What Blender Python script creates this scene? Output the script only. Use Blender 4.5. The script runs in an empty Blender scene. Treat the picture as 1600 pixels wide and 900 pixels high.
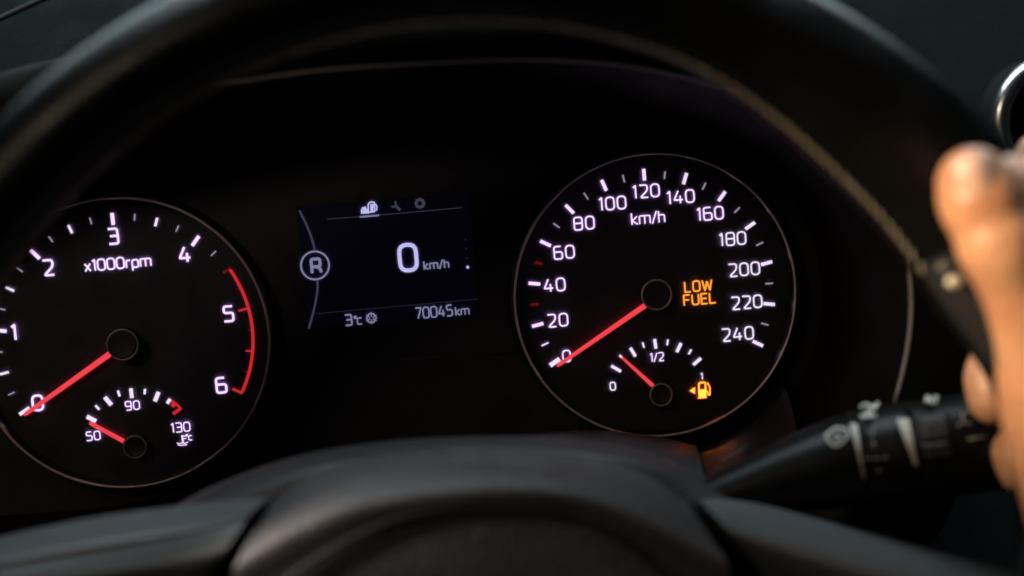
import bpy, bmesh, math, random
import numpy as np
from mathutils import Vector
random.seed(4)
MM = 0.001
BLOOM_HAZE = 0.22
# ------------------------------------------------------------------ camera
F = 2400.0                                   # focal length in photograph pixels (1600 wide)
CP = np.array([-96.6, -573.1, 62.86])        # camera position, mm (instrument face is y = 0)
YAW, PITCH, ROLL = -0.0758, -0.0970, 0.0807
def rot(a, b, c):
    ca, sa, cb, sb, cc, sc = math.cos(a), math.sin(a), math.cos(b), math.sin(b), math.cos(c), math.sin(c)
    Rz = np.array([[ca, -sa, 0], [sa, ca, 0], [0, 0, 1]]); Rx = np.array([[1, 0, 0], [0, cb, -sb], [0, sb, cb]])
    Ry = np.array([[cc, 0, sc], [0, 1, 0], [-sc, 0, cc]])
    return Rz @ Rx @ Ry
RM = rot(YAW, PITCH, ROLL)
def P(px, py, y=0.0):
    """the point of the photograph (px, py) at depth plane y, in mm"""
    d = RM @ np.array([(px - 800) / F, 1.0, -(py - 450) / F])
    return CP + d * ((y - CP[1]) / d[1])
def scl(y): return F / (y - CP[1])           # pixels per mm near plane y

scene = bpy.context.scene
COL = scene.collection
cam_d = bpy.data.cameras.new("camera"); cam = bpy.data.objects.new("camera", cam_d); COL.objects.link(cam)
cam_d.sensor_width = 36; cam_d.lens = 36 * F / 1600; cam_d.clip_start = 0.02; cam_d.clip_end = 20
cam.location = Vector(CP) * MM
X, Y, Z = RM @ [1, 0, 0], RM @ [0, 1, 0], RM @ [0, 0, 1]
from mathutils import Matrix
cam.rotation_euler = Matrix(((X[0], Z[0], -Y[0]), (X[1], Z[1], -Y[1]), (X[2], Z[2], -Y[2]))).to_euler()
cam_d.dof.use_dof = True; cam_d.dof.focus_distance = 0.574; cam_d.dof.aperture_fstop = 3.4; cam_d.dof.aperture_blades = 0
scene.camera = cam
# ------------------------------------------------------------------ world, lamps, exposure
w = bpy.data.worlds.new("World"); scene.world = w; w.use_nodes = True
bg = w.node_tree.nodes["Background"]; bg.inputs[0].default_value = (0.55, 0.7, 0.8, 1); bg.inputs[1].default_value = 0.006
scene.view_settings.view_transform = 'Standard'; scene.view_settings.look = 'None'
scene.view_settings.exposure = 0; scene.view_settings.gamma = 1; scene.view_settings.use_curve_mapping = False
scene.cycles.use_denoising = True; scene.cycles.sample_clamp_indirect = 4; scene.cycles.max_bounces = 6
def area(name, loc, target, sx, sy, power, col):
    l = bpy.data.lights.new(name, 'AREA'); l.shape = 'RECTANGLE'; l.size = sx; l.size_y = sy; l.energy = power; l.color = col
    o = bpy.data.objects.new(name, l); COL.objects.link(o); o.location = Vector(loc) * MM
    o.rotation_euler = (Vector(target) - Vector(loc)).to_track_quat('-Z', 'Y').to_euler(); return o
area("windscreen_light", (0, 520, 560), (-60, -140, 0), 1.3, 0.30, 4.0, (0.72, 0.93, 1.0))
area("cabin_light", (-460, -660, 330), (-20, -60, 0), 0.14, 0.10, 0.6, (1.0, 0.80, 0.58))
area("roof_light", (-40, -60, 720), (-60, -120, -60), 0.9, 0.30, 6.3, (0.78, 0.92, 1.0))
def spot(name, loc, target, power, col, size, blend, rad):
    l = bpy.data.lights.new(name, 'SPOT'); l.energy = power; l.color = col; l.spot_size = math.radians(size); l.spot_blend = blend; l.shadow_soft_size = rad
    o = bpy.data.objects.new(name, l); COL.objects.link(o); o.location = Vector(loc) * MM
    o.rotation_euler = (Vector(target) - Vector(loc)).to_track_quat('-Z', 'Y').to_euler(); return o
spot("hand_fill_spot", (-430, -360, 190), P(1600, 430, -170), 26, (1.0, 0.72, 0.44), 14, 0.9, 0.03)  # added unseen spot, brightens the hand with warm light from the left

spot("ridge_fill_spot", (-560, -260, 200), P(400, 880, -135), 26, (1.0, 0.84, 0.72), 11, 1.0, 0.03)  # added unseen spot, makes the warm highlight on the hub's left ridge
# ------------------------------------------------------------------ materials
MATS = {}
def mat(name, col, rough=0.5, metal=0.0, grain=0.0, gscale=1200, spec=0.5, emit=None, es=0.0, mottle=0.0, mscale=60, sss=0.0, coat=0.0):
    m = bpy.data.materials.new(name); m.use_nodes = True; nt = m.node_tree; b = nt.nodes["Principled BSDF"]
    b.inputs["Base Color"].default_value = (*col, 1); b.inputs["Roughness"].default_value = rough
    b.inputs["Metallic"].default_value = metal; b.inputs["Specular IOR Level"].default_value = spec
    b.inputs["Coat Weight"].default_value = coat; b.inputs["Coat Roughness"].default_value = 0.08
    if emit: b.inputs["Emission Color"].default_value = (*emit, 1); b.inputs["Emission Strength"].default_value = es
    tc = nt.nodes.new("ShaderNodeTexCoord")
    if grain:
        n = nt.nodes.new("ShaderNodeTexNoise"); n.inputs["Scale"].default_value = gscale; n.inputs["Detail"].default_value = 3
        bp = nt.nodes.new("ShaderNodeBump"); bp.inputs["Strength"].default_value = grain; bp.inputs["Distance"].default_value = 0.0012 if name in ("skin", "cover_vinyl") else 0.0004
        nt.links.new(tc.outputs["Object"], n.inputs["Vector"]); nt.links.new(n.outputs["Fac"], bp.inputs["Height"])
        nt.links.new(bp.outputs["Normal"], b.inputs["Normal"])
    if mottle:
        n = nt.nodes.new("ShaderNodeTexNoise"); n.inputs["Scale"].default_value = mscale; n.inputs["Detail"].default_value = 5
        mx = nt.nodes.new("ShaderNodeMix"); mx.data_type = 'RGBA'
        mx.inputs["A"].default_value = (*[c * (1 - mottle) for c in col], 1); mx.inputs["B"].default_value = (*[min(1, c * (1 + mottle)) for c in col], 1)
        nt.links.new(tc.outputs["Object"], n.inputs["Vector"]); nt.links.new(n.outputs["Fac"], mx.inputs["Factor"])
        nt.links.new(mx.outputs["Result"], b.inputs["Base Color"])
        if name == "skin":
            mx.inputs["A"].default_value = (0.42, 0.15, 0.08, 1); mx.inputs["B"].default_value = (0.70, 0.43, 0.26, 1)
        mr = nt.nodes.new("ShaderNodeMapRange"); mr.inputs["From Min"].default_value = .3; mr.inputs["From Max"].default_value = .7
        mr.inputs["To Min"].default_value = rough * .78; mr.inputs["To Max"].default_value = min(1, rough * 1.3)
        nt.links.new(n.outputs["Fac"], mr.inputs["Value"]); nt.links.new(mr.outputs["Result"], b.inputs["Roughness"])
    if sss:
        b.inputs["Subsurface Weight"].default_value = sss; b.inputs["Subsurface Scale"].default_value = 0.006
        b.inputs["Subsurface Radius"].default_value = (1.0, 0.35, 0.18)
    MATS[name] = m; return m
mat("dial_black", (0.018, 0.018, 0.016), 0.45, grain=0.05, mottle=0.2, mscale=90)
mat("panel_black", (0.017, 0.017, 0.012), 0.5, grain=0.15, mottle=0.2)
mat("surround_black", (0.011, 0.0075, 0.003), 0.45, spec=0.12, grain=0.08, mottle=0.25, mscale=25)
mat("gloss_black", (0.006, 0.005, 0.005), 0.27, spec=1.0, coat=0.3)
mat("hood_vinyl", (0.006, 0.006, 0.005), 0.8, spec=0.05, grain=0.5, gscale=700, mottle=0.2)
mat("dash_vinyl", (0.012, 0.017, 0.018), 0.75, spec=0.1, grain=0.9, gscale=600, mottle=0.15)
mat("dark_metal", (0.85, 0.80, 0.66), 0.35, 0.5)
mat("hub_metal", (0.6, 0.58, 0.42), 0.4, 0.5)
mat("trim_silver", (0.75, 0.70, 0.6), 0.4, 0.4)
mat("chrome", (0.85, 0.87, 0.88), 0.24, 1.0)
mat("leather", (0.004, 0.004, 0.004), 0.33, spec=0.24, grain=0.35, gscale=900, mottle=0.2)
mat("smooth_leather", (0.022, 0.023, 0.027), 0.42, spec=0.35, grain=0.15, gscale=900)
mat("thread", (0.44, 0.41, 0.34), 0.8, mottle=0.3, mscale=600)
mat("cover_vinyl", (0.055, 0.055, 0.058), 0.37, spec=0.6, grain=0.8, gscale=750, mottle=0.1)
mat("hub_plastic", (0.03, 0.03, 0.032), 0.5, grain=0.5, gscale=750)
mat("groove_black", (0.006, 0.006, 0.006), 0.7)
mat("trim_grey", (0.11, 0.125, 0.13), 0.38, 0.2, grain=0.1)
mat("stalk_plastic", (0.007, 0.007, 0.007), 0.36, spec=0.18, grain=0.25, gscale=900)
mat("button_plastic", (0.03, 0.03, 0.031), 0.5)
mat("white_print", (0.60, 0.62, 0.56), 0.6, mottle=0.25, mscale=500)
mat("faint_print", (0.24, 0.24, 0.21), 0.7)
mat("skin", (0.62, 0.36, 0.22), 0.34, grain=0.6, gscale=230, mottle=0.28, mscale=45, sss=0.22, spec=0.45)
mat("nail", (0.70, 0.45, 0.36), 0.25)
mat("lcd", (0.004, 0.004, 0.009), 0.35, emit=(0.2, 0.2, 1.0), es=0.002)
mat("lit_violet", (0.3, 0.3, 0.3), 0.5, emit=(0.86, 0.68, 1.0), es=1.25)
mat("lit_white", (0.3, 0.3, 0.3), 0.5, emit=(0.95, 0.86, 1.0), es=1.0)
mat("lit_dim", (0.2, 0.2, 0.2), 0.5, emit=(0.75, 0.68, 0.80), es=0.42)
mat("lit_red", (0.2, 0.02, 0.02), 0.5, emit=(1.0, 0.035, 0.045), es=0.62)
mat("lit_red_dim", (0.1, 0.02, 0.02), 0.5, emit=(1.0, 0.02, 0.03), es=0.14)
mat("needle_red", (0.4, 0.03, 0.03), 0.4, emit=(1.0, 0.065, 0.075), es=0.92)
mat("lit_amber", (0.3, 0.15, 0.02), 0.5, emit=(1.0, 0.34, 0.04), es=1.35)
mat("lit_yellow", (0.3, 0.2, 0.02), 0.5, emit=(1.0, 0.24, 0.024), es=4.2)
mat("lcd_bright", (0.02, 0.02, 0.04), 0.5, emit=(0.62, 0.64, 1.0), es=0.9)
mat("lcd_mid", (0.02, 0.02, 0.04), 0.5, emit=(0.52, 0.54, 0.82), es=0.42)
mat("lcd_dim", (0.02, 0.02, 0.04), 0.5, emit=(0.42, 0.44, 0.66), es=0.11)
mat("lcd_faint", (0.1, 0.1, 0.2), 0.5, emit=(0.35, 0.35, 0.6), es=0.04)

# ------------------------------------------------------------------ object helpers
ORG = {}
def empty(name, loc, label, cat, group=None):
    o = bpy.data.objects.new(name, None); COL.objects.link(o); o.location = Vector(loc) * MM; o.empty_display_size = 0.01
    o["label"] = label; o["category"] = cat
    if group: o["group"] = group
    ORG[o.name] = np.array(loc, float); return o
def root_org(o):
    while o.parent: o = o.parent
    return ORG.get(o.name, np.zeros(3))
def obj(name, verts, faces, m, parent=None, smooth=True, label=None, kind=None):
    v = np.array([np.array(q, float) for q in verts])
    og = root_org(parent) if parent else v.mean(0)
    me = bpy.data.meshes.new(name); me.from_pydata([tuple(q) for q in (v - og) * MM], [], faces); me.update()
    bm = bmesh.new(); bm.from_mesh(me); bmesh.ops.recalc_face_normals(bm, faces=bm.faces); bm.to_mesh(me); bm.free()
    if smooth: me.polygons.foreach_set("use_smooth", [True] * len(me.polygons))
    me.materials.append(MATS[m])
    o = bpy.data.objects.new(name, me); COL.objects.link(o)
    if parent: o.parent = parent
    else: o.location = Vector(og) * MM; ORG[o.name] = og
    if label: o["label"] = label
    if kind: o["kind"] = kind
    return o
def join(parts):
    V, Fc = [], []
    for v, f in parts:
        n = len(V); V += [np.array(q, float) for q in v]; Fc += [tuple(i + n for i in q) for q in f]
    return V, Fc
def cr(pts, n, closed=False):
    """Catmull-Rom through points, n samples per span"""
    p = [np.array(q, float) for q in pts]; N = len(p); out = []
    for i in range(N if closed else N - 1):
        if closed: a, b, c, d = p[i - 1], p[i], p[(i + 1) % N], p[(i + 2) % N]
        else: a, b, c, d = p[max(i - 1, 0)], p[i], p[i + 1], p[min(i + 2, N - 1)]
        for k in range(n):
            t = k / n
            out.append(0.5 * (2 * b + (c - a) * t + (2 * a - 5 * b + 4 * c - d) * t * t + (3 * b - a - 3 * c + d) * t ** 3))
    if not closed: out.append(p[-1])
    return out
def resample(pts, n):
    p = np.array(list(pts) + [pts[0]]); s = np.r_[0, np.cumsum(np.linalg.norm(np.diff(p, axis=0), axis=1))]
    t = np.linspace(0, s[-1], n, endpoint=False)
    return [np.array([np.interp(q, s, p[:, k]) for k in range(p.shape[1])]) for q in t]
def grid(rows, closed=False):
    V = [q for r in rows for q in r]; n = len(rows[0]); Fc = []
    for i in range(len(rows) - 1):
        for j in range(n if closed else n - 1):
            k = (j + 1) % n; Fc.append((i * n + j, i * n + k, (i + 1) * n + k, (i + 1) * n + j))
    return V, Fc
def tube(pts, rad, n=12, closed=False, cap=True, flat=None):
    p = [np.array(q, float) for q in pts]; N = len(p); rows = []
    r = rad if hasattr(rad, '__len__') else [rad] * N
    up = None
    for i in range(N):
        t = (p[(i + 1) % N] - p[i - 1]) if closed else p[min(i + 1, N - 1)] - p[max(i - 1, 0)]
        t = t / (np.linalg.norm(t) + 1e-9)
        if up is None:
            up = np.array([0, 1., 0]) if abs(t[1]) < .9 else np.array([0, 0, 1.])
        up = up - t * up.dot(t); up = up / (np.linalg.norm(up) + 1e-9); s = np.cross(t, up)
        rows.append([p[i] + r[i] * (math.cos(a) * s + math.sin(a) * up) for a in np.arange(n) * 2 * math.pi / n])
    V, Fc = grid(rows, True)
    if closed:
        b = (N - 1) * n; Fc += [(b + j, b + (j + 1) % n, (j + 1) % n, j) for j in range(n)]
    elif cap:
        Fc += [tuple(range(n)), tuple(range((N - 1) * n, N * n))]
    return V, Fc
def fillet(pts, r, closed):
    p = [np.array(q, float) for q in pts]; N = len(p); out = []
    for i in range(N):
        if not closed and i in (0, N - 1): out.append(p[i]); continue
        a, b, c = p[i - 1], p[i], p[(i + 1) % N]
        la, lc = np.linalg.norm(a - b), np.linalg.norm(c - b); k = min(r, la * .49, lc * .49)
        if k < 1e-6: out.append(b); continue
        s, e = b + (a - b) / la * k, b + (c - b) / lc * k
        for t in (0, .25, .5, .75, 1): out.append((1 - t) ** 2 * s + 2 * t * (1 - t) * b + t * t * e)
    return out
def stroke(pts, mapf, hw, hd, h0, r=0.0, closed=False, n=8, end=1.0):
    """a raised line of half width hw and half depth hd on the surface mapf(u, v, h)"""
    p = fillet(pts, r, closed) if r > 0 else [np.array(q, float) for q in pts]
    q = [p[0]]
    for x in p[1:]:
        if np.linalg.norm(x - q[-1]) > 1e-5: q.append(x)
    p = q; N = len(p); rows = []
    for i in range(N):
        if closed: d1, d2 = p[i] - p[i - 1], p[(i + 1) % N] - p[i]
        else: d1 = p[i] - p[i - 1] if i else p[1] - p[0]; d2 = p[i + 1] - p[i] if i < N - 1 else d1
        d1 = d1 / np.linalg.norm(d1); d2 = d2 / np.linalg.norm(d2); t = d1 + d2; t = t / (np.linalg.norm(t) + 1e-9)
        nn = np.array([-t[1], t[0]]) / max(.5, abs(t.dot(d1)))
        w_ = hw * (1 if i < N - 1 else end)
        rows.append([mapf(*(p[i] + nn * w_ * math.cos(a)), h0 + hd * math.sin(a)) for a in (np.arange(n) + .5) * 2 * math.pi / n])
    V, Fc = grid(rows, True)
    if closed: b = (N - 1) * n; Fc += [(b + j, b + (j + 1) % n, (j + 1) % n, j) for j in range(n)]
    else: Fc += [tuple(range(n)), tuple(range((N - 1) * n, N * n))]
    return V, Fc
def dialmap(u, v, h): return np.array([u, -h, v])
def polyplate(pts, mapf, h0, h1):
    n = len(pts); V = [mapf(*p, h0) for p in pts] + [mapf(*p, h1) for p in pts]
    return V, [tuple(range(n, 2 * n)), tuple(range(n))] + [(i, (i + 1) % n, n + (i + 1) % n, n + i) for i in range(n)]
def disc(c, r, y0, y1, n=64):
    return polyplate([(c[0] + r * math.sin(t), c[1] + r * math.cos(t)) for t in np.arange(n) * 2 * math.pi / n], dialmap, -y0, -y1)
def lathe(c, prof, n=96):
    """profile of (radius, y) round the y axis through (x, z) = c"""
    return grid([[np.array([c[0] + r * math.sin(t), y, c[1] + r * math.cos(t)]) for t in np.arange(n) * 2 * math.pi / n] for r, y in prof], True)

# ------------------------------------------------------------------ lettering (own stroke alphabet, cap height 1)
G = {
'0': (.66, [([(0, 0), (.66, 0), (.66, 1), (0, 1)], .3, True)]),
'1': (.26, [([(0, .84), (.2, 1), (.2, 0)], .04, False)]),
'2': (.64, [([(0, 1), (.62, 1), (.62, .56), (.02, 0), (.66, 0)], .2, False)]),
'3': (.60, [([(0, 1), (.58, 1), (.60, .52), (.60, 0), (0, 0)], .15, False), ([(.1, .52), (.58, .52)], 0, False)]),
'4': (.70, [([(.36, 1), (0, .27), (.70, .27)], .08, False), ([(.50, .6), (.50, 0)], 0, False)]),
'5': (.62, [([(.60, 1), (.03, 1), (.03, .56), (.62, .56), (.62, 0), (0, 0)], .16, False)]),
'6': (.64, [([(.56, 1), (0, 1), (0, 0), (.64, 0), (.64, .56), (.02, .56)], .18, False)]),
'7': (.62, [([(0, 1), (.62, 1), (.22, 0)], .08, False)]),
'8': (.66, [([(.02, 0), (.66, 0), (.66, 1), (.02, 1)], .2, True), ([(.06, .52), (.62, .52)], 0, False)]),
'9': (.64, [([(.08, 0), (.64, 0), (.64, 1), (0, 1), (0, .44), (.62, .44)], .18, False)]),
'k': (.50, [([(0, 1), (0, 0)], 0, False), ([(.48, .7), (.04, .33), (.50, 0)], 0, False)]),
'm': (.94, [([(0, 0), (0, .7), (.94, .7), (.94, 0)], .14, False), ([(.47, .68), (.47, 0)], 0, False)]),
'n': (.5, [([(0, 0), (0, .7), (.5, .7), (.5, 0)], .14, False)]),
'h': (.5, [([(0, 1), (0, 0)], 0, False), ([(.02, .66), (.5, .66), (.5, 0)], .16, False)]),
'/': (.42, [([(0, -.06), (.42, 1.02)], 0, False)]),
'x': (.5, [([(0, .68), (.5, 0)], 0, False), ([(.5, .68), (0, 0)], 0, False)]),
'r': (.34, [([(0, 0), (0, .68), (.36, .68)], .2, False)]),
'p': (.54, [([(0, -.3), (0, .68), (.54, .68), (.54, 0), (.03, 0)], .18, False)]),
'L': (.56, [([(0, 1), (0, 0), (.58, 0)], .03, False)]),
'O': (.66, [([(0, 0), (.66, 0), (.66, 1), (0, 1)], .26, True)]),
'W': (.94, [([(0, 1), (.22, 0), (.47, .85), (.72, 0), (.94, 1)], .04, False)]),
'F': (.56, [([(.58, 1), (0, 1), (0, 0)], .03, False), ([(.02, .52), (.50, .52)], 0, False)]),
'U': (.64, [([(0, 1), (0, 0), (.64, 0), (.64, 1)], .24, False)]),
'E': (.56, [([(.58, 1), (0, 1), (0, 0), (.58, 0)], .03, False), ([(.02, .52), (.52, .52)], 0, False)]),
'R': (.62, [([(0, 0), (0, 1), (.62, 1), (.62, .45), (.02, .45)], .16, False), ([(.3, .45), (.62, .28), (.64, 0)], .15, False)]),
'M': (.8, [([(0, 0), (0, 1), (.4, .4), (.8, 1), (.8, 0)], .02, False)]),
'I': (.1, [([(.05, 0), (.05, 1)], 0, False)]),
'N': (.62, [([(0, 0), (0, 1), (.62, 0), (.62, 1)], .02, False)]),
'T': (.6, [([(0, 1), (.6, 1)], 0, False), ([(.3, .98), (.3, 0)], 0, False)]),
'S': (.6, [([(.58, 1), (0, 1), (0, .52), (.6, .52), (.6, 0), (0, 0)], .18, False)]),
'C': (.5, [([(.52, .72), (0, .72), (0, 0), (.52, 0)], .2, False)]),
'o': (.2, [([(0, .72), (.22, .72), (.22, .96), (0, .96)], .12, True)]),
'-': (.3, [([(0, .5), (.3, .5)], 0, False)]),
}
def text(name, s, parent, c, h, m, lw=0.085, gap=.24, mapf=dialmap, h0=0.8, hd=0.25, slope=0.0, flip=1, label=None, wide=1.0):
    """word s centred on c (surface units), capitals h high"""
    W = sum(G[ch][0] * wide for ch in s) + gap * (len(s) - 1); x = -W / 2; parts = []
    ca, sa = math.cos(slope), math.sin(slope)
    for ch in s:
        gw, st = G[ch]
        for pts, r, cl in st:
            q = []
            for (a, b) in pts:
                u, v = (x + a * wide) * h, (b - .5) * h
                q.append((c[0] + u * ca - v * sa * flip, c[1] + (v * ca + u * sa * flip) * flip))
            parts.append(stroke(q, mapf, lw * h, hd, h0, r * h, cl))
        x += gw * wide + gap
    return obj(name, *join(parts), m, parent, True, label)
def pz(px, py, y=0.0):
    q = P(px, py, y); return (q[0], q[2])
def bar(a, b, wd, y0, h=.25):
    """a straight mark between dial points a and b"""
    a, b = np.array(a, float), np.array(b, float); d = (b - a) / np.linalg.norm(b - a); n = np.array([-d[1], d[0]]) * wd / 2
    return polyplate([a + n, b + n, b - n, a - n], dialmap, y0, y0 + h)

# ================================================================== DASHBOARD AND HOOD
dash = empty("dashboard", (60, 60, 0), "dark grained grey dashboard wrapping round and behind the instrument hood", "dashboard")
def opening(grow=0.0, y=-75.0):
    pts = [(700, 94), (850, 91), (1000, 103), (1150, 143), (1290, 220), (1375, 308), (1413, 385), (1423, 490), (1404, 605), (1360, 720), (1280, 830), (1000, 930),
           (600, 960), (200, 980), (-120, 960), (-330, 800), (-400, 600), (-330, 400), (-150, 262), (60, 192), (200, 158), (350, 129), (500, 107)]
    q = [P(a, b, -75.0) for a, b in pts]; c = P(560, 500, -75.0)
    return [np.array([c[0] + (k[0] - c[0]) * (1 + grow), y, c[2] + (k[2] - c[2]) * (1 + grow)]) for k in resample(cr(q, 8, True), 160)]
inner_px = [(700, 172), (820, 172), (960, 180), (1100, 212), (1200, 268), (1262, 350), (1285, 460), (1268, 560), (1215, 640), (1140, 692), (1040, 716),
            (800, 730), (400, 762), (100, 800), (-100, 790), (-240, 640), (-280, 460), (-200, 300), (-50, 215), (200, 185), (450, 175)]
inner = resample(cr([P(a, b, 0) for a, b in inner_px], 8, True), 160)
op = opening()
rows = []
for k in range(13):
    t = k / 12; e = t ** 0.75
    rows.append([(1 - e) * a + e * b for a, b in zip(inner, op)])
    for q in rows[-1]: q[1] = 1.0 - 76 * t
obj("hood_lining", *grid(rows, True), "surround_black", dash, label="glossy black inner wall of the instrument hood")
hood_rows = [opening(g, y) for g, y in ((.0, -75.6), (.012, -78.5), (.05, -80.5), (.10, -81), (.15, -79), (.20, -70), (.25, -40), (.28, 20), (.31, 90), (.33, 150))]
obj("hood", *grid(hood_rows, True), "hood_vinyl", dash)
ht = opening(-.003, -75.8)
for q in ht: q[1] = -74.6 - 2.2 * min(1, max(0, (60 - q[2]) / 30)) * (q[0] > 0)
zt = P(1400, 640, -75)[2]; n0 = next(i for i in range(160) if ht[i][2] < zt); ht = ht[:n0]; lf_ = [q for q in opening(-.003, -74.6)[n0:] if q[2] > zt]
obj("hood_trim", *tube(lf_ + ht, 0.75, 10), "trim_silver", dash, label="thin pale metal trim line around the hood opening")
# dash face: leans back and rolls over into the top
prof = [(-420, -40), (-240, -10), (-120, 20), (-20, 50), (40, 60), (85, 74), (130, 92), (165, 118), (188, 170), (196, 260), (200, 420), (202, 640)]
prof = cr([(y, z) for z, y in prof], 5)
xs = np.linspace(-900, 900, 60)
obj("dash_panel", *grid([[np.array([x, y + (abs(x - 20) / 900) ** 2 * -60, z + 6 * math.sin(x / 300)]) for x in xs] for y, z in prof]), "dash_vinyl", dash)
obj("dash_seam", *tube(cr([P(-260, 175, 40), P(-80, 70, 48), P(60, 2, 60), P(240, -70, 70)], 6), 1.2, 8), "groove_black", dash)
# air vent
vent = empty("air_vent", P(1655, 190, 22), "round chrome ringed air vent at the right edge of the dashboard above the thumb", "air vent")
vc = P(1651, 190, 46); vy = vc[1]
obj("housing", *lathe((vc[0], vc[2]), [(26.5, vy + 34), (26.5, vy + 8), (26.2, vy + 2), (25.2, vy)], 72), "groove_black", vent)
vr = []
for a in np.arange(80) * 2 * math.pi / 80:
    vr.append([vc + np.array([math.sin(a) * (25.0 + 3.9 * math.cos(b)), 3.6 * math.sin(b) - 2, math.cos(a) * (25.0 + 3.9 * math.cos(b))]) for b in np.arange(20) * 2 * math.pi / 20])
vr.append(vr[0]); obj("chrome_ring", *grid(vr, True), "chrome", vent)
obj("duct", *lathe((vc[0], vc[2]), [(22.0, vy - 1), (21.5, vy + 4), (21, vy + 10), (0.1, vy + 10)], 48), "groove_black", vent)
for k in (-13, -4.5, 4.5, 13):
    hwid = math.sqrt(20.5 ** 2 - k * k)
    obj("vane", *polyplate([(vc[0] - hwid, vc[2] + k - .5), (vc[0] + hwid, vc[2] + k - .5), (vc[0] + hwid, vc[2] + k + .5), (vc[0] - hwid, vc[2] + k + .5)], dialmap, -vy - 9, -vy - 2), "stalk_plastic", vent, False)

# ================================================================== INSTRUMENT CLUSTER
TX = -197.3
clu = empty("instrument_cluster", (-98, 0, 0), "black instrument cluster with two lit round gauges and a small screen, low fuel warning on", "instrument cluster")
obj("face_panel", *polyplate([(q[0] , q[2]) for q in [(c - np.mean(inner, 0)) * 1.01 + np.mean(inner, 0) for c in inner]], dialmap, -6, -1.5), "panel_black", clu, False)
cp = [pz(*q) for q in [(455, 214), (600, 196), (760, 188), (815, 202), (862, 236), (905, 285), (860, 330), (800, 420), (800, 520), (880, 640), (860, 664), (440, 690), (400, 670), (445, 560), (430, 430), (375, 340), (352, 280), (390, 235)]]
cp = [tuple(q) for q in cr(cp, 4, True)]
obj("centre_panel", *polyplate(cp, dialmap, -1.5, -.7), "panel_black", clu, False)
lp = [pz(*q) for q in [(428, 582), (640, 570), (868, 556), (905, 622), (905, 700), (640, 715), (410, 725), (380, 700)]]
obj("lower_trim", *join([polyplate(lp, dialmap, -1.5, -.25)]), "panel_black", clu, False)
obj("trim_line", *join([stroke([pz(432, 573), pz(640, 562), pz(862, 546)], dialmap, .35, .3, -.3, 2)]), "cover_vinyl", clu)

def gauge(name, label, cx):
    g = obj(name, *disc((cx, 0), 52.8, 1.2, 0, 128), "dial_black", clu, False, label)
    obj("bezel_wall", *lathe((cx, 0), [(52.6, 0.2), (52.6, -6.6), (53.0, -7.6), (53.9, -7.6), (54.6, -6), (55.4, 1.4)], 128), "gloss_black", g)
    obj("bezel_ring", *tube([(cx + 53.15 * math.sin(t), -7.8, 53.15 * math.cos(t)) for t in np.arange(160) * 2 * math.pi / 160], .48, 10, True), "dark_metal", g)
    return g
def hub(parent, px, py, r, h, ring=.3):
    c = pz(px, py, -h)
    obj("hub_cap", *lathe(c, [(r - .1, 0), (r - .1, -h + .5), (r - .5, -h + .1), (r * .8, -h + .25), (.05, -h + .25)], 64), "panel_black", parent)
    obj("hub_ring", *tube([(c[0] + r * math.sin(t), -h, c[1] + r * math.cos(t)) for t in np.arange(72) * 2 * math.pi / 72], ring, 8, True), "hub_metal", parent)
def needle(parent, a, b, w0, w1, y, m="needle_red"):
    a, b = np.array(pz(*a, -y)), np.array(pz(*b, -y)); d = b - a; L = np.linalg.norm(d); d /= L; n = np.array([-d[1], d[0]])
    V = []
    for t, w_ in ((0, w0), (.97, w1), (1, w1 * .6)):
        c = a + d * L * t
        V += [dialmap(*(c + n * w_ / 2), y - .5), dialmap(*(c + n * w_ / 4), y + .1), dialmap(*(c - n * w_ / 4), y + .1), dialmap(*(c - n * w_ / 2), y - .5)]
    Fc = [(0, 3, 2, 1), (8, 9, 10, 11)]
    for i in (0, 4): Fc += [(i + k, i + (k + 1) % 4, i + 4 + (k + 1) % 4, i + 4 + k) for k in range(4)]
    obj("needle", V, Fc, m, parent, False)
RO, RI = 47.4, 43.0
def tick(parent, cx, deg, ro, ri, wd, m, name="major_tick"):
    t = math.radians(deg); s, c = math.sin(t), math.cos(t)
    return obj(name, *bar((cx + ro * s, ro * c), (cx + ri * s, ri * c), wd, .05, .3), m, parent, False)

# --- speedometer
sp = gauge("speedometer", "speedometer dial reading 0 km/h with an amber low fuel warning", 0.0)
for k in range(0, 241, 20):
    tick(sp, 0, k - 120, RO, RI, 1.25 if k else 1.7, "lit_white" if k > 130 or k == 0 else "lit_violet")
for k in range(10, 240, 20):
    red = k in (30, 50); tick(sp, 0, k - 120, RO - .9, RI + .6, .55 if not red else .9, "lit_red_dim" if red else ("lit_dim" if k != 10 else "lit_white"), "minor_tick")
NUM = {0: (885, 556), 20: (871, 500), 40: (866, 445), 60: (881, 394), 80: (912, 348.5), 100: (956.5, 317.5), 120: (1009, 298.5), 140: (1063, 307.5), 160: (1109, 333.5),
       180: (1144, 373), 200: (1162, 420.5), 220: (1166, 472), 240: (1152, 521.5)}
for k, q in NUM.items():
    text("numeral", str(k), sp, pz(*q), 4.7 if k else 4.3, "lit_violet" if k < 165 else "lit_white", .071, .3 if k < 100 else .27, label="lit numeral %d" % k)
text("unit_text", "km/h", sp, pz(1012, 340), 4.3, "lit_violet", .07, .18)
lf = text("warning_text", "LOW", sp, pz(1090.5, 446.5), 3.85, "lit_amber", .085, .27, label="amber words low fuel lit up")
text("warning_text", "FUEL", sp, pz(1092.5, 467), 3.85, "lit_amber", .085, .27, label="amber words low fuel lit up")
needle(sp, (1012, 475), (870.5, 572.5), 2.1, 1.4, 4.0)
hub(sp, 1026, 460.6, 5.55, 7.9, .38)
def cowl_len(t):
    q = min(1.0, max(0.0, (t - 119) / 34)); return q * q * (3 - 2 * q)
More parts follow.
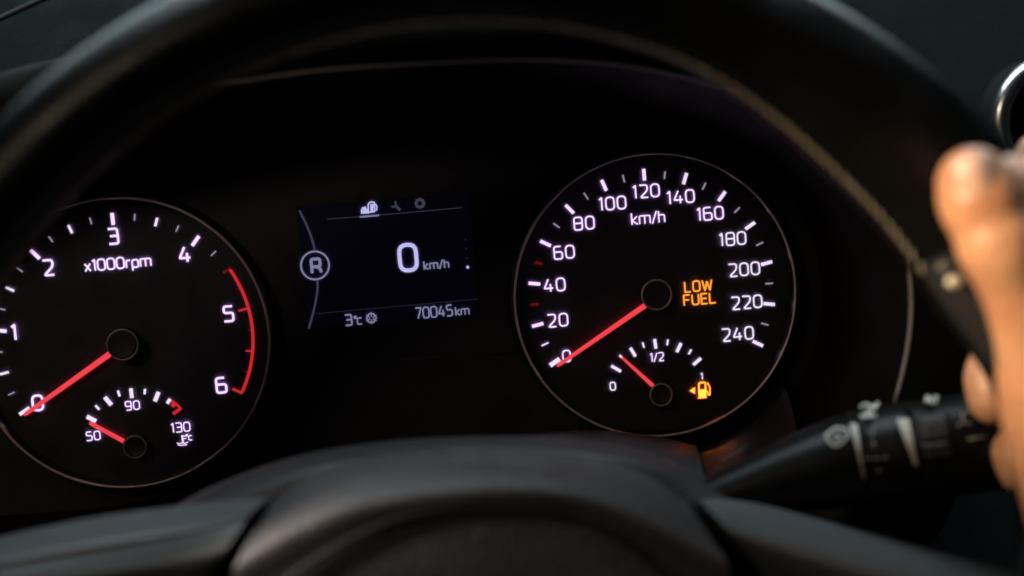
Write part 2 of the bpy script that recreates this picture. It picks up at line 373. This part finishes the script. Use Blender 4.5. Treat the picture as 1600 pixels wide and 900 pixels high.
cone = [[np.array([(55.5 + 19 * u * cowl_len(t)) * math.sin(math.radians(t)), 1 - 49 * u * cowl_len(t), (55.5 + 19 * u * cowl_len(t)) * math.cos(math.radians(t))]) for t in np.linspace(120, 188, 48)] for u in np.linspace(0, 1, 9)]
obj("gauge_cowl", *grid(cone), "gloss_black", clu, label="glossy black cowl below the speedometer catching an amber reflection")
# --- fuel gauge
fg = obj("fuel_gauge", *disc(pz(1028, 616), 21.5, .3, -.12, 72), "dial_black", clu, False, "small fuel gauge with its red needle near empty")
fc = pz(1028, 616)
for a, b, wd, nm in [((955, 571.5), (970, 580.3), 1.15, "major_tick"), ((984.8, 543.5), (992.8, 556.8), 1.15, "major_tick"), ((1022.6, 529.8), (1024.8, 544.5), 1.15, "major_tick"),
                     ((1064, 536), (1057.3, 550), 1.2, "major_tick"), ((1095, 559.5), (1083, 570), 1.2, "major_tick"),
                     ((1003.8, 535), (1006.3, 543), .65, "minor_tick"), ((1043.5, 530.3), (1042.3, 539.3), .65, "minor_tick"), ((1080, 546), (1075.8, 553.3), .7, "minor_tick")]:
    obj(nm, *bar(pz(*a), pz(*b), wd, .15, .3), "lit_white", fg, False)
text("numeral", "0", fg, pz(957, 603), 3.0, "lit_white", .09); text("numeral", "1", fg, pz(1096, 587.5), 2.4, "lit_white", .09)
text("numeral", "1/2", fg, pz(1026, 557.5), 3.1, "lit_violet", .08, .16)
needle(fg, (1025, 607), (969.5, 556.5), 1.6, .9, 2.2)
obj("needle_tip", *bar(pz(968.2, 555.2, -2.4), pz(971.5, 558.4, -2.4), .8, 2.0, .6), "lit_white", fg, False)
hub(fg, 1033, 617, 4.15, 5.0, .3)
pm = []
def pq(x, y): return pz(1097.5 + x, 609 + y)
pm.append(stroke([pq(-6, -11), pq(4.5, -12), pq(5, 11), pq(-5, 12)], dialmap, .28, .15, .35, .8, True))
pm.append(polyplate([pq(-5, 0), pq(4.5, -1), pq(5, 11), pq(-5, 12)], dialmap, .15, .5))
pm.append(stroke([pq(5, 2), pq(8, 2), pq(8.5, 8), pq(11.5, 8), pq(11.5, -4), pq(7.5, -11)], dialmap, .2, .15, .35, .6))
pm.append(stroke([pq(-7, 12.6), pq(6.5, 11.6)], dialmap, .22, .15, .35))
pm.append(polyplate([pq(-20, 1.5), pq(-12, -3.8), pq(-12, 6)], dialmap, .15, .45))
obj("fuel_warning_lamp", *join(pm), "lit_yellow", fg, False, "lit amber fuel pump symbol with an arrow")

# --- tachometer
ta = gauge("tachometer", "rev counter dial reading 0 with a red zone from 4.5 to 6", TX)
for k in range(0, 5):
    tick(ta, TX, (k - 3) * 40, RO, RI, 1.3, "lit_violet" if k else "lit_white")
for q in range(1, 18):
    if q % 4 == 0: continue
    half = q % 4 == 2
    tick(ta, TX, q * 10 - 120, RO - .3, RI + (.9 if half else 1.6), .9 if half else .5, "lit_white" if half else "lit_dim", "minor_tick")
arc = [(TX + 46.6 * math.sin(math.radians(d)), 46.6 * math.cos(math.radians(d))) for d in np.linspace(60.5, 119.5, 30)]
obj("red_zone", *stroke(arc, dialmap, .62, .2, .3), "lit_red", ta)
for dg, ri, wd, m in ((60, 43.8, .9, "lit_red_dim"), (80, 42.8, .8, "lit_red"), (120, 42.8, .9, "lit_red"), (70, 45, .5, "lit_red_dim"), (90, 45, .5, "lit_red_dim"), (100, 44, .6, "lit_red"), (110, 45, .5, "lit_red_dim")):
    tick(ta, TX, dg, 46.9, ri, wd, m, "red_tick")
for k, q in {0: (59.5, 629), 1: (22.5, 519), 2: (76, 418), 3: (177.5, 369), 4: (289, 397.5), 5: (357, 490), 6: (346, 601.5)}.items():
    text("numeral", str(k), ta, pz(*q), 5.5, "lit_violet", .085, label="lit numeral %d" % k)
text("unit_text", "x1000rpm", ta, pz(184.5, 411), 4.0, "lit_violet", .085, .2)
needle(ta, (180, 547), (37, 649), 2.2, 1.5, 4.0)
hub(ta, 191, 538.5, 5.55, 7.9, .22)
tg = obj("temperature_gauge", *disc(pz(207, 698), 21.0, .3, -.12, 72), "dial_black", clu, False, "small coolant temperature gauge with its red needle at 50")
R2 = lambda x, y: (x / 3.461, 520 + y / 3.461)
for a, b, wd, nm in [((470, 452), (520, 478), 1.5, "major_tick"), ((567, 347), (603, 390), 1.5, "major_tick"), ((708, 300), (714, 352), 1.3, "major_tick"), ((858, 320), (838, 370), 1.5, "major_tick"),
                     ((517, 392), (538, 415), .8, "minor_tick"), ((638, 312), (648, 343), .8, "minor_tick"), ((785, 303), (782, 332), .8, "minor_tick"), ((920, 357), (905, 382), 1.2, "minor_tick")]:
    obj(nm, *bar(pz(*R2(*a)), pz(*R2(*b)), wd, .15, .3), "lit_white", tg, False)
obj("red_zone", *join([stroke([pz(*R2(925, 366)), pz(*R2(955, 386)), pz(*R2(980, 412))], dialmap, .45, .15, .3), bar(pz(*R2(948, 380)), pz(*R2(930, 398)), 1.6, .15), bar(pz(*R2(976, 410)), pz(*R2(937, 438)), 1.2, .2)]), "lit_red", tg, False)
text("numeral", "90", tg, pz(*R2(718, 391)), 3.2, "lit_violet", .08, .28); text("numeral", "50", tg, pz(*R2(506, 555)), 3.2, "lit_violet", .08, .28)
text("numeral", "130", tg, pz(*R2(978, 509)), 3.4, "lit_violet", .075, .24)
th = []
tq = lambda x, y: pz(*R2(x, y))
th += [stroke([tq(985, 553), tq(990, 592)], dialmap, .35, .15, .3), stroke([tq(990, 558), tq(1010, 556)], dialmap, .2, .15, .3), stroke([tq(990, 572), tq(1008, 570)], dialmap, .2, .15, .3)]
th += [stroke([tq(957, 595), tq(970, 600), tq(985, 594), tq(1000, 597), tq(1018, 590)], dialmap, .2, .15, .3, .6), stroke([tq(962, 606), tq(985, 608), tq(1012, 604)], dialmap, .2, .15, .3, .6)]
obj("temperature_symbol", *join(th), "lit_violet", tg)
text("unit_text", "oC", tg, tq(1024, 562), 2.3, "lit_violet", .1, .16)
needle(tg, R2(668, 588), R2(482, 487), 1.7, 1.5, 2.2)
hub(tg, *R2(729, 617), 4.1, 5.0, .16)

# --- display
D = lambda x, y: pz(440 + x / 3.6, 280 + y / 3.6)
scr = obj("display_screen", *polyplate([pz(462, 321), pz(735, 302), pz(746, 496), pz(483, 514)], dialmap, -1.4, -.2), "lcd", clu, False, "dark blue rectangular screen showing gear R and 0 km/h")
def ds(name, strokes, m, w_=.28, label=None):
    return obj(name, *join([stroke([D(*p) for p in pts], dialmap, wd or w_, .1, -.02, r, cl) for pts, r, cl, wd in strokes]), m, scr, True, label)
ds("gear_curve", [([(100, 175), (120, 215), (147, 270), (167, 325), (182, 375), (187, 403)], 2, False, None)], "lcd_dim", .42)
ds("gear_curve", [([(201, 567), (203, 610), (198, 655), (188, 705), (172, 775), (152, 840)], 2, False, None)], "lcd_dim", .42)
cir = [(188 + 79 * math.sin(t), 485 - 79 * math.cos(t)) for t in np.arange(40) * 2 * math.pi / 40]
ds("gear_circle", [(cir, 0, True, None)], "lcd_mid", .36)
text("gear_letter", "R", scr, D(193, 488), 5.2, "lcd_mid", .115, h0=-.02, hd=.1)
ds("menu_line", [([(258, 225), (640, 194), (1015, 160)], 0, False, None)], "lcd_dim", .11)
ds("menu_highlight", [([(440, 212), (548, 203)], 0, False, None)], "lcd_mid", .35)
ds("footer_line", [([(190, 757), (640, 716), (1100, 675)], 0, False, None)], "lcd_faint", .16)
text("speed_digit", "0", scr, D(711, 441), 9.6, "lcd_bright", .085, h0=-.02, hd=.12, wide=.98)
text("speed_unit", "km/h", scr, D(870, 480), 3.1, "lcd_mid", .1, .2, h0=-.02, hd=.1)
text("odometer_digits", "70045", scr, D(857, 746), 4.0, "lcd_mid", .08, .17, h0=-.02, hd=.1, wide=.84); text("odometer_unit", "km", scr, D(1016, 740), 3.1, "lcd_mid", .09, .15, h0=-.02, hd=.1)
text("temperature_digit", "3", scr, D(376, 792), 3.9, "lcd_mid", .09, h0=-.02, hd=.1); text("temperature_unit", "oC", scr, D(430, 792), 3.2, "lcd_mid", .09, .12, h0=-.02, hd=.1)
fl = [([(505 + 27 * math.cos(a), 781 + 27 * math.sin(a)) for a in np.arange(6) * math.pi / 3], 0, True, None)]
for a in np.arange(6) * math.pi / 3 + .5: fl.append(([(505 + 8 * math.cos(a), 781 + 8 * math.sin(a)), (505 + 33 * math.cos(a), 781 + 33 * math.sin(a))], 0, False, .22))
ds("frost_symbol", fl, "lcd_mid", .3)
pumpi = [([(487, 140), (500, 128), (522, 130), (524, 182), (488, 186)], .4, True, .3), ([(500, 150), (518, 149)], 0, False, .7), ([(500, 172), (516, 170)], 0, False, 1.1), ([(446, 182), (492, 180)], 0, False, .9), ([(452, 166), (476, 160)], 0, False, .5), ([(526, 140), (536, 150), (534, 178)], .5, False, .25)]
ds("pump_symbol", pumpi, "lcd_bright", .3)
ds("wrench_symbol", [([(668, 175), (640, 148)], 0, False, .55), ([(618, 150), (628, 158), (642, 150), (644, 134), (636, 124)], .6, False, .35)], "lcd_dim", .4)
ge = [([(778 + 21 * math.sin(t), 136 - 21 * math.cos(t)) for t in np.arange(20) * 2 * math.pi / 20], 0, True, .55)]
for a in np.arange(8) * math.pi / 4: ge.append(([(778 + 24 * math.cos(a), 136 + 24 * math.sin(a)), (778 + 31 * math.cos(a), 136 + 31 * math.sin(a))], 0, False, .35))
ds("settings_symbol", ge, "lcd_dim", .5)
for q, m, r in (((1035, 340), "lcd_faint", .4), ((1038, 392), "lcd_faint", .4), ((1043, 443), "lcd_faint", .4), ((1047, 495), "lcd_bright", .55)):
    c = D(*q); obj("page_dot", *disc(c, r, .15, -.02, 16), m, scr, False)

# clear front lens, with violet haze put in to imitate bloom round lit marks
lm = bpy.data.materials.new("clear_lens"); lm.use_nodes = True; nt = lm.node_tree; nt.nodes.clear()
o_ = nt.nodes.new("ShaderNodeOutputMaterial"); mx = nt.nodes.new("ShaderNodeMixShader"); mx.inputs[0].default_value = BLOOM_HAZE
tr = nt.nodes.new("ShaderNodeBsdfTransparent"); rf = nt.nodes.new("ShaderNodeBsdfRefraction")
rf.inputs["Color"].default_value = (0.75, 0.5, 1.0, 1); rf.inputs["Roughness"].default_value = 0.85; rf.inputs["IOR"].default_value = 1.1
nt.links.new(tr.outputs[0], mx.inputs[1]); nt.links.new(rf.outputs[0], mx.inputs[2]); nt.links.new(mx.outputs[0], o_.inputs[0]); MATS["clear_lens"] = lm
lens_outline = [(q[0], q[2]) for q in [(c - np.mean(inner, 0)) * .985 + np.mean(inner, 0) for c in inner]]
obj("front_lens", [dialmap(u, v, 9.2) for u, v in lens_outline], [tuple(range(len(lens_outline)))], "clear_lens", clu, False, "clear plastic lens in front of the gauges")

# ================================================================== STEERING COLUMN SHROUD
sh = empty("steering_column_shroud", P(900, 760, -60), "dark plastic steering column cover rising behind the wheel hub", "column shroud")
rows = [[P(500, 720, -5), P(700, 690, -5), P(900, 676, -5), P(1010, 682, -5), P(1075, 694, -5), P(1088, 700, -5), P(1098, 730, -5), P(1112, 770, -5)],
        [P(490, 720, -40), P(700, 690, -40), P(900, 674, -40), P(1010, 682, -40), P(1078, 698, -40), P(1092, 705, -40), P(1102, 735, -40), P(1114, 775, -40)],
        [P(470, 760, -84), P(700, 720, -84), P(900, 706, -84), P(1010, 716, -84), P(1088, 738, -84), P(1100, 744, -84), P(1108, 770, -84), P(1120, 800, -84)],
        [P(450, 900, -90), P(700, 860, -90), P(900, 850, -90), P(1010, 850, -90), P(1090, 850, -90), P(1104, 850, -90), P(1112, 860, -90), P(1124, 870, -90)]]
def surf(rows, n=6):
    r = [cr(k, n) for k in rows]; m = [cr([k[j] for k in r], n) for j in range(len(r[0]))]
    return grid([[m[j][i] for j in range(len(m))] for i in range(len(m[0]))])
obj("upper_cover", *surf(rows), "hub_plastic", sh)

# ================================================================== WIPER STALK
YS = -95.0
ST = [(1060, 798, 24), (1110, 782, 34), (1160, 766, 44), (1220, 747, 56), (1270, 733, 66), (1315, 722, 73), (1335, 717, 76), (1420, 705, 80), (1500, 694, 82), (1600, 681, 84), (1720, 665, 84), (1790, 656, 80), (1806, 654, 60)]
stalk = empty("wiper_stalk", P(1120, 778, YS), "black wiper stalk with white symbols reaching right under the wheel rim", "stalk")
sx_, sy_, sr_ = zip(*ST)
def stalk_seg(x0, x1, grow=0.0, n=14):
    xx = np.linspace(x0, x1, n)
    return [P(x, np.interp(x, sx_, sy_), YS) for x in xx], [(np.interp(x, sx_, sr_)) / scl(YS) + grow for x in xx]
def smap(px, py, h):
    r = np.interp(px, sx_, sr_); s = max(-.98, min(.98, (np.interp(px, sx_, sy_) - py) / r))
    rm = r / scl(YS); q = P(px, py, YS - rm * math.sqrt(1 - s * s) * 1.0)
    return q + np.array([0, -1.0 * math.sqrt(1 - s * s), s]) * (h + .55)
obj("stem", *tube(*stalk_seg(1060, 1334, 0, 24), 48), "stalk_plastic", stalk)
obj("front_collar", *tube(*stalk_seg(1336, 1414, .25, 12), 48), "stalk_plastic", stalk)
obj("grip", *tube(*stalk_seg(1416, 1806, 0, 40), 48), "stalk_plastic", stalk)
obj("collar_joint", *tube(*stalk_seg(1332, 1418, -1.0, 10), 32), "groove_black", stalk)
def sm(name, strokes, m, hw=1.6, label=None):
    return obj(name, *join([stroke(p, smap, wd or hw, .12, .1, r, cl, 6, e) for p, r, cl, wd, e in strokes]), m, stalk, True, label)
wed = lambda pts, w0: [(np.array(pts[i]), np.array(pts[i + 1]), w0 * (1 - i / (len(pts) - 1)), w0 * (1 - (i + 1) / (len(pts) - 1))) for i in range(len(pts) - 1)]
def wedge(pts, w0, w1=0.6):
    pts = cr(pts, 4); L = len(pts) - 1; V, n = [], 0
    for h in (-.1, .14):
        for i, p in enumerate(pts):
            ww = w0 + (w1 - w0) * i / L
            V += [smap(p[0] - ww, p[1], h), smap(p[0] + ww, p[1], h)]
    N = len(pts); Fc = []
    for i in range(N - 1): Fc += [(2 * i, 2 * i + 1, 2 * i + 3, 2 * i + 2), (2 * N + 2 * i, 2 * N + 2 * i + 1, 2 * N + 2 * i + 3, 2 * N + 2 * i + 2)]
    return V, Fc
obj("position_mark", *wedge([(1333, 664), (1338, 690), (1343, 715), (1350, 750)], 5.5), "white_print", stalk)
obj("position_mark", *wedge([(1410, 656), (1418, 685), (1426, 712), (1437, 752)], 9.5, .8), "white_print", stalk)
sm("windscreen_symbol", [([(1288, 683), (1305, 670), (1322, 672), (1325, 682), (1310, 697), (1300, 697)], 4, True, 1.9, 1), ([(1303, 684), (1313, 681), (1308, 690)], 1, True, 1.2, 1)], "white_print")
sm("wiper_symbol", [([(1344, 640), (1352, 634), (1366, 640), (1372, 632)], 2, False, 3.2, 1), ([(1343, 653), (1356, 652), (1369, 651)], 1, False, 3, 1), ([(1352, 645), (1362, 646)], 0, False, 3, 1)], "white_print")
sm("speed_mark", [([(1360, 668), (1365, 668), (1364, 675), (1360, 681), (1366, 681)], 1, False, 1.6, 1)], "faint_print")
sm("speed_mark", [([(1363, 690), (1366, 702)], 0, False, 1.8, 1)], "faint_print")
sm("interval_mark", [([(1352 + k * 13, 717 - k), (1359 + k * 13, 716 - k)], 0, False, 1.6, 1) for k in range(3)], "faint_print")
sm("off_mark", [([(1369, 734), (1376, 733), (1377, 740), (1370, 741)], 3, True, 1.3, 1)], "faint_print")
text("function_text", "INT", stalk, (1456, 627), 11, "white_print", .13, .25, smap, .1, .1, math.radians(5), -1)
sm("rear_symbol", [([(1503, 645), (1504, 662), (1520, 662)], 3, False, 2, 1), ([(1510, 646), (1520, 640)], 0, False, 2, 1)], "faint_print")
sm("dot_mark", [([(1495, 665), (1499, 665)], 0, False, 3, 1)], "faint_print")
sm("function_mark", [([(1511, 686), (1540, 682)], 0, False, 2, 1)], "faint_print")
def patch(x0, x1, y0, y1, h, m, name, skew=6):
    pts = fillet([(x0, y0), (x1, y0 - 5), (x1 + skew, y1 - 5), (x0 + skew, y1)], 7, True)
    # fine grid so that it follows the round grip
    V, n = [], 14
    for i in range(n + 1):
        for j in range(n + 1):
            a, b = i / n, j / n
            V.append(smap(x0 + (x1 - x0) * a + skew * b, y0 - 5 * a + (y1 - y0) * b, h - (1.2 if i in (0, n) or j in (0, n) else 0)))
    return obj(name, V, [(i * (n + 1) + j, i * (n + 1) + j + 1, (i + 1) * (n + 1) + j + 1, (i + 1) * (n + 1) + j) for i in range(n) for j in range(n)], m, stalk)
patch(1428, 1486, 645, 722, -.35, "groove_black", "button_recess")
patch(1437, 1478, 652, 692, .5, "button_plastic", "rocker_button"); patch(1440, 1480, 694, 715, 1.1, "button_plastic", "rocker_button")

# ================================================================== STEERING WHEEL
YW = -143.0
wc = np.array([-77.0, YW, -56.0]); RMIN = 17.5
def ray_r(a, c, rx, rz):
    """distance from the wheel centre to an ellipse in direction a"""
    d = np.array([math.sin(a) / rx, math.cos(a) / rz]); o = np.array([(wc[0] - c[0]) / rx, (wc[2] - c[1]) / rz])
    A, B, Cc = d.dot(d), o.dot(d), o.dot(o) - 1
    return (-B + math.sqrt(B * B - A * Cc)) / A
wheel = empty("steering_wheel", wc, "black leather steering wheel with beige stitching and grey satin spokes in the foreground", "steering wheel")
def bulge(d):
    s3 = lambda q: (lambda x: x * x * (3 - 2 * x))(min(1, max(0, q)))
    return (-4.2 * s3((d - 22) / 26) + 8 * s3((d - 63) / 17)) if 0 < d < 115 else 0.0
def rimp(a, b, r=RMIN):
    """a: angle clockwise from the top, b: round the tube, 0 outwards, 90 towards the driver"""
    ri, ro = ray_r(a, (-79.6, -60.5), 155.6, 155.6) + bulge(math.degrees(a)), ray_r(a, (-73.5, -73.0), 197.5, 197.5)
    k = (ro + ri) / 2 + ((ro - ri) / 2 + r - RMIN) * math.cos(b)
    return wc + np.array([k * math.sin(a), -r * 1.05 * math.sin(b), k * math.cos(a)])
n1, n2 = 240, 40
obj("rim", *grid([[rimp(i * 2 * math.pi / n1, j * 2 * math.pi / n2) for j in range(n2)] for i in list(range(n1)) + [0]], True), "leather", wheel)
A0, A1 = math.radians(60), math.radians(88)
na, nb = 40, 18
def ins_row(a):
    return [rimp(a, math.radians(60 + 105 * j / nb), RMIN + (-.6 if j in (0, nb) else .55)) for j in range(nb + 1)]
obj("rim_insert", *grid([ins_row(A0 + (A1 - A0) * i / na) for i in range(na + 1)]), "smooth_leather", wheel, label="smooth darker grip panel on the right of the rim")
# thread seam round the inner front of the rim
seam_b = math.radians(158)
obj("seam", *tube([rimp(i * 2 * math.pi / 240, seam_b, RMIN - .05) for i in range(240)], .5, 6, True), "leather", wheel)
base = None
for k in range(-60, 43):
    a = math.radians(k * 1.44 + random.uniform(-.15, .15))
    p0, p1 = rimp(a - .0125, seam_b - .05, RMIN + .25), rimp(a + .0125, seam_b + .05, RMIN + .25)
    mid = rimp(a, seam_b, RMIN + .75)
    obj("stitch", *tube([p0, (p0 + mid) / 2 + (mid - (p0 + p1) / 2) * .4, mid, (p1 + mid) / 2 + (mid - (p0 + p1) / 2) * .4, p1], [.24, .36, .38, .36, .24], 6), "thread", wheel)
def blob(c, r3, n=14):
    return grid([[np.array(c) + np.array([r3[0] * math.sin(t) * math.cos(s), r3[1] * math.sin(t) * math.sin(s), r3[2] * math.cos(t)]) for s in np.arange(n) * 2 * math.pi / n] for t in np.linspace(.02, math.pi - .02, n)], True)
obj("clip_glint", *blob(P(1491, 440, YW - 18), (2.4, 1.6, 1.8)), "trim_silver", wheel)  # pale blob standing in for the bright glint on a small chrome piece
obj("clip_glint", *blob(P(1477, 417, YW - 14), (2.2, 1.3, 1.7)), "trim_grey", wheel)  # greyer blob standing in for the dimmer glint above it
# hub body and spokes
def L(y, pts): return [P(a, b, y) for a, b in pts]
body = [L(-70, [(-80, 945), (150, 871), (300, 778), (450, 718), (600, 690), (760, 681), (900, 684), (1010, 704), (1110, 750), (1250, 800), (1400, 858), (1560, 902), (1700, 936)]),
        L(-88, [(-80, 945), (150, 867), (300, 776), (450, 717), (600, 691), (760, 682), (900, 686), (1010, 706), (1110, 749), (1250, 797), (1400, 854), (1560, 897), (1700, 928)]),
        L(-104, [(-80, 975), (150, 895), (300, 796), (450, 734), (600, 706), (760, 697), (900, 701), (1010, 722), (1100, 768), (1250, 820), (1400, 878), (1560, 924), (1700, 956)]),
        L(-112, [(-80, 1045), (150, 955), (330, 840), (470, 760), (600, 730), (760, 716), (900, 722), (1010, 745), (1090, 800), (1250, 870), (1400, 936), (1560, 986), (1700, 1016)]),
        L(-112, [(-80, 1245), (150, 1195), (330, 1010), (470, 900), (600, 860), (760, 850), (900, 850), (1010, 900), (1130, 960), (1250, 1050), (1400, 1116), (1560, 1166), (1700, 1216)])]
obj("hub_body", *surf(body), "hub_plastic", wheel)
cover = [L(-99, [(436, 768), (500, 722), (600, 701), (760, 692), (900, 697), (1000, 719), (1066, 768)]),
         L(-112, [(424, 785), (490, 741), (594, 716), (760, 704), (900, 711), (1004, 738), (1074, 785)]),
         L(-124, [(405, 815), (478, 770), (586, 737), (760, 722), (900, 731), (1010, 764), (1092, 812)]),
         L(-135, [(388, 842), (466, 797), (578, 758), (760, 738), (900, 748), (1016, 786), (1112, 842)]),
         L(-141, [(374, 870), (456, 820), (574, 776), (760, 755), (900, 765), (1014, 806), (1130, 868)]),
         L(-143, [(362, 900), (456, 846), (580, 796), (760, 775), (900, 784), (1006, 828), (1140, 900)]),
         L(-141, [(360, 960), (480, 890), (600, 830), (760, 806), (900, 815), (990, 860), (1120, 960)]),
         L(-138, [(380, 1080), (520, 1000), (620, 940), (760, 920), (900, 925), (980, 970), (1090, 1080)]),
         L(-120, [(400, 1200), (520, 1150), (620, 1100), (760, 1090), (900, 1095), (980, 1110), (1090, 1200)])]
obj("airbag_cover", *surf(cover), "cover_vinyl", wheel)
obj("cover_seam", *tube(cr(L(-142.6, [(420, 935), (480, 882), (590, 822), (700, 796), (800, 794), (900, 810), (990, 858), (1060, 930)]), 6), .9, 8), "groove_black", wheel)
lt = [L(-106, [(-80, 860), (60, 826), (160, 806), (280, 790), (360, 781), (424, 774)]),
      L(-112, [(-80, 862), (60, 829), (160, 810), (280, 794), (360, 785), (422, 778)]),
      L(-128, [(-80, 890), (60, 862), (160, 844), (280, 826), (350, 812), (398, 796)]),
      L(-130, [(-80, 905), (60, 880), (160, 862), (270, 842), (340, 826), (385, 812)]),
      L(-133, [(-80, 925), (60, 900), (160, 884), (260, 868), (325, 852), (368, 838)]),
      L(-134, [(-80, 960), (60, 930), (160, 908), (250, 896), (305, 886), (345, 872)]),
      L(-126, [(-80, 1060), (60, 1020), (160, 990), (240, 970), (290, 950), (325, 920)])]
obj("spoke_trim", *surf(lt), "trim_grey", wheel)
rt = [L(-106, [(1092, 778), (1170, 784), (1270, 808), (1400, 842), (1560, 884), (1720, 925)]),
      L(-112, [(1094, 782), (1172, 790), (1272, 814), (1400, 850), (1560, 892), (1720, 935)]),
      L(-126, [(1112, 802), (1185, 822), (1282, 850), (1400, 886), (1560, 932), (1720, 975)]),
      L(-131, [(1140, 832), (1210, 862), (1300, 896), (1400, 930), (1560, 980), (1720, 1030)]),
      L(-128, [(1180, 880), (1240, 915), (1320, 960), (1420, 1000), (1560, 1060), (1720, 1110)]),
      L(-120, [(1230, 950), (1290, 1000), (1350, 1040), (1430, 1090), (1560, 1150), (1720, 1200)])]
obj("spoke_trim", *surf(rt), "trim_grey", wheel)

# ================================================================== HAND
person = empty("person", P(1720, 800, -150), "bare right hand gripping the rim with its thumb pointing up along the front", "person")
def caps(pts, n=22):
    """tapered chain through (px, py, y, radius px)"""
    c = cr([(*P(a, b, y), r / scl(y)) for a, b, y, r in pts], 5)
    ctr, rr = [q[:3] for q in c], [q[3] for q in c]; parts = [tube(ctr, rr, n)]
    for q in (0, -1): parts.append(blob(ctr[q], (rr[q],) * 3, n))
    for q in range(0, len(ctr), 4): parts.append(blob(ctr[q], (rr[q] * 1.0,) * 3, n))
    return join(parts)
YT = -178
fingers = [
  # thumb lying up the front of the rim
  [(1522, 288, YT + 2, 60), (1534, 316, YT, 69), (1550, 350, YT, 64), (1562, 380, YT - 2, 70), (1590, 440, YT, 64), (1628, 530, YT + 4, 76), (1660, 640, YT + 8, 101), (1720, 780, YT + 14, 125)],
  # ball of the thumb and the knuckle side beyond the frame
  [(1590, 314, YT + 8, 76), (1640, 400, YT + 6, 76), (1690, 540, YT + 8, 100)],
  # palm and wrist, outside the rim
  [(1740, 560, -150, 110), (1760, 700, -150, 130), (1780, 860, -150, 140), (1830, 1050, -158, 130), (1880, 1250, -170, 130)],
  # forefinger stretched up behind the rim
  [(1760, 560, -140, 60), (1700, 430, -118, 50), (1650, 320, -112, 44), (1622, 242, -112, 36)],
  # middle finger round the back of the rim, tip showing inside
  [(1770, 640, -140, 60), (1690, 610, -110, 50), (1610, 588, -104, 50), (1570, 566, -110, 50), (1552, 592, -115, 48), (1551, 624, -118, 41)],
  # ring finger
  [(1770, 750, -140, 60), (1700, 735, -112, 52), (1630, 722, -106, 46), (1592, 704, -114, 44), (1594, 734, -116, 38)],
  # little finger
  [(1780, 850, -140, 55), (1720, 845, -116, 46), (1670, 840, -112, 40), (1645, 845, -116, 36)],
]
V, Fc = join([caps(f) for f in fingers])
tmp = obj("hand", V, Fc, "skin", person)
md = tmp.modifiers.new("r", 'REMESH'); md.mode = 'VOXEL'; md.voxel_size = 0.0011
ms = tmp.modifiers.new("s", 'SMOOTH'); ms.factor = .6; ms.iterations = 10
dg = bpy.context.evaluated_depsgraph_get(); me = bpy.data.meshes.new_from_object(tmp.evaluated_get(dg))
tmp.modifiers.clear(); tmp.data = me; me.materials.clear(); me.materials.append(MATS["skin"])
me.polygons.foreach_set("use_smooth", [True] * len(me.polygons))

# thumb nail, lying on the back of the thumb
nc = P(1537, 283, YT - 10.2); nv = []
for i in range(15):
    for j in range(13):
        a, b = (i / 14 - .5) * 2, (j / 12 - .5) * 2
        kx = math.sqrt(max(0, 1 - abs(b) ** 3.2 * .55)) * 5.6; ux, uz = -.22, .975
        q = nc + np.array([uz, 0, -ux]) * a * kx + np.array([ux, 0, uz]) * b * 7.0
        nv.append(q + np.array([0, 2.9 * a * a + 1.5 * max(0, b) ** 2 + (.5 if abs(a) > .99 or abs(b) > .99 else 0), 0]))
obj("thumb_nail", nv, [(i * 13 + j, i * 13 + j + 1, (i + 1) * 13 + j + 1, (i + 1) * 13 + j) for i in range(14) for j in range(12)], "nail", person)
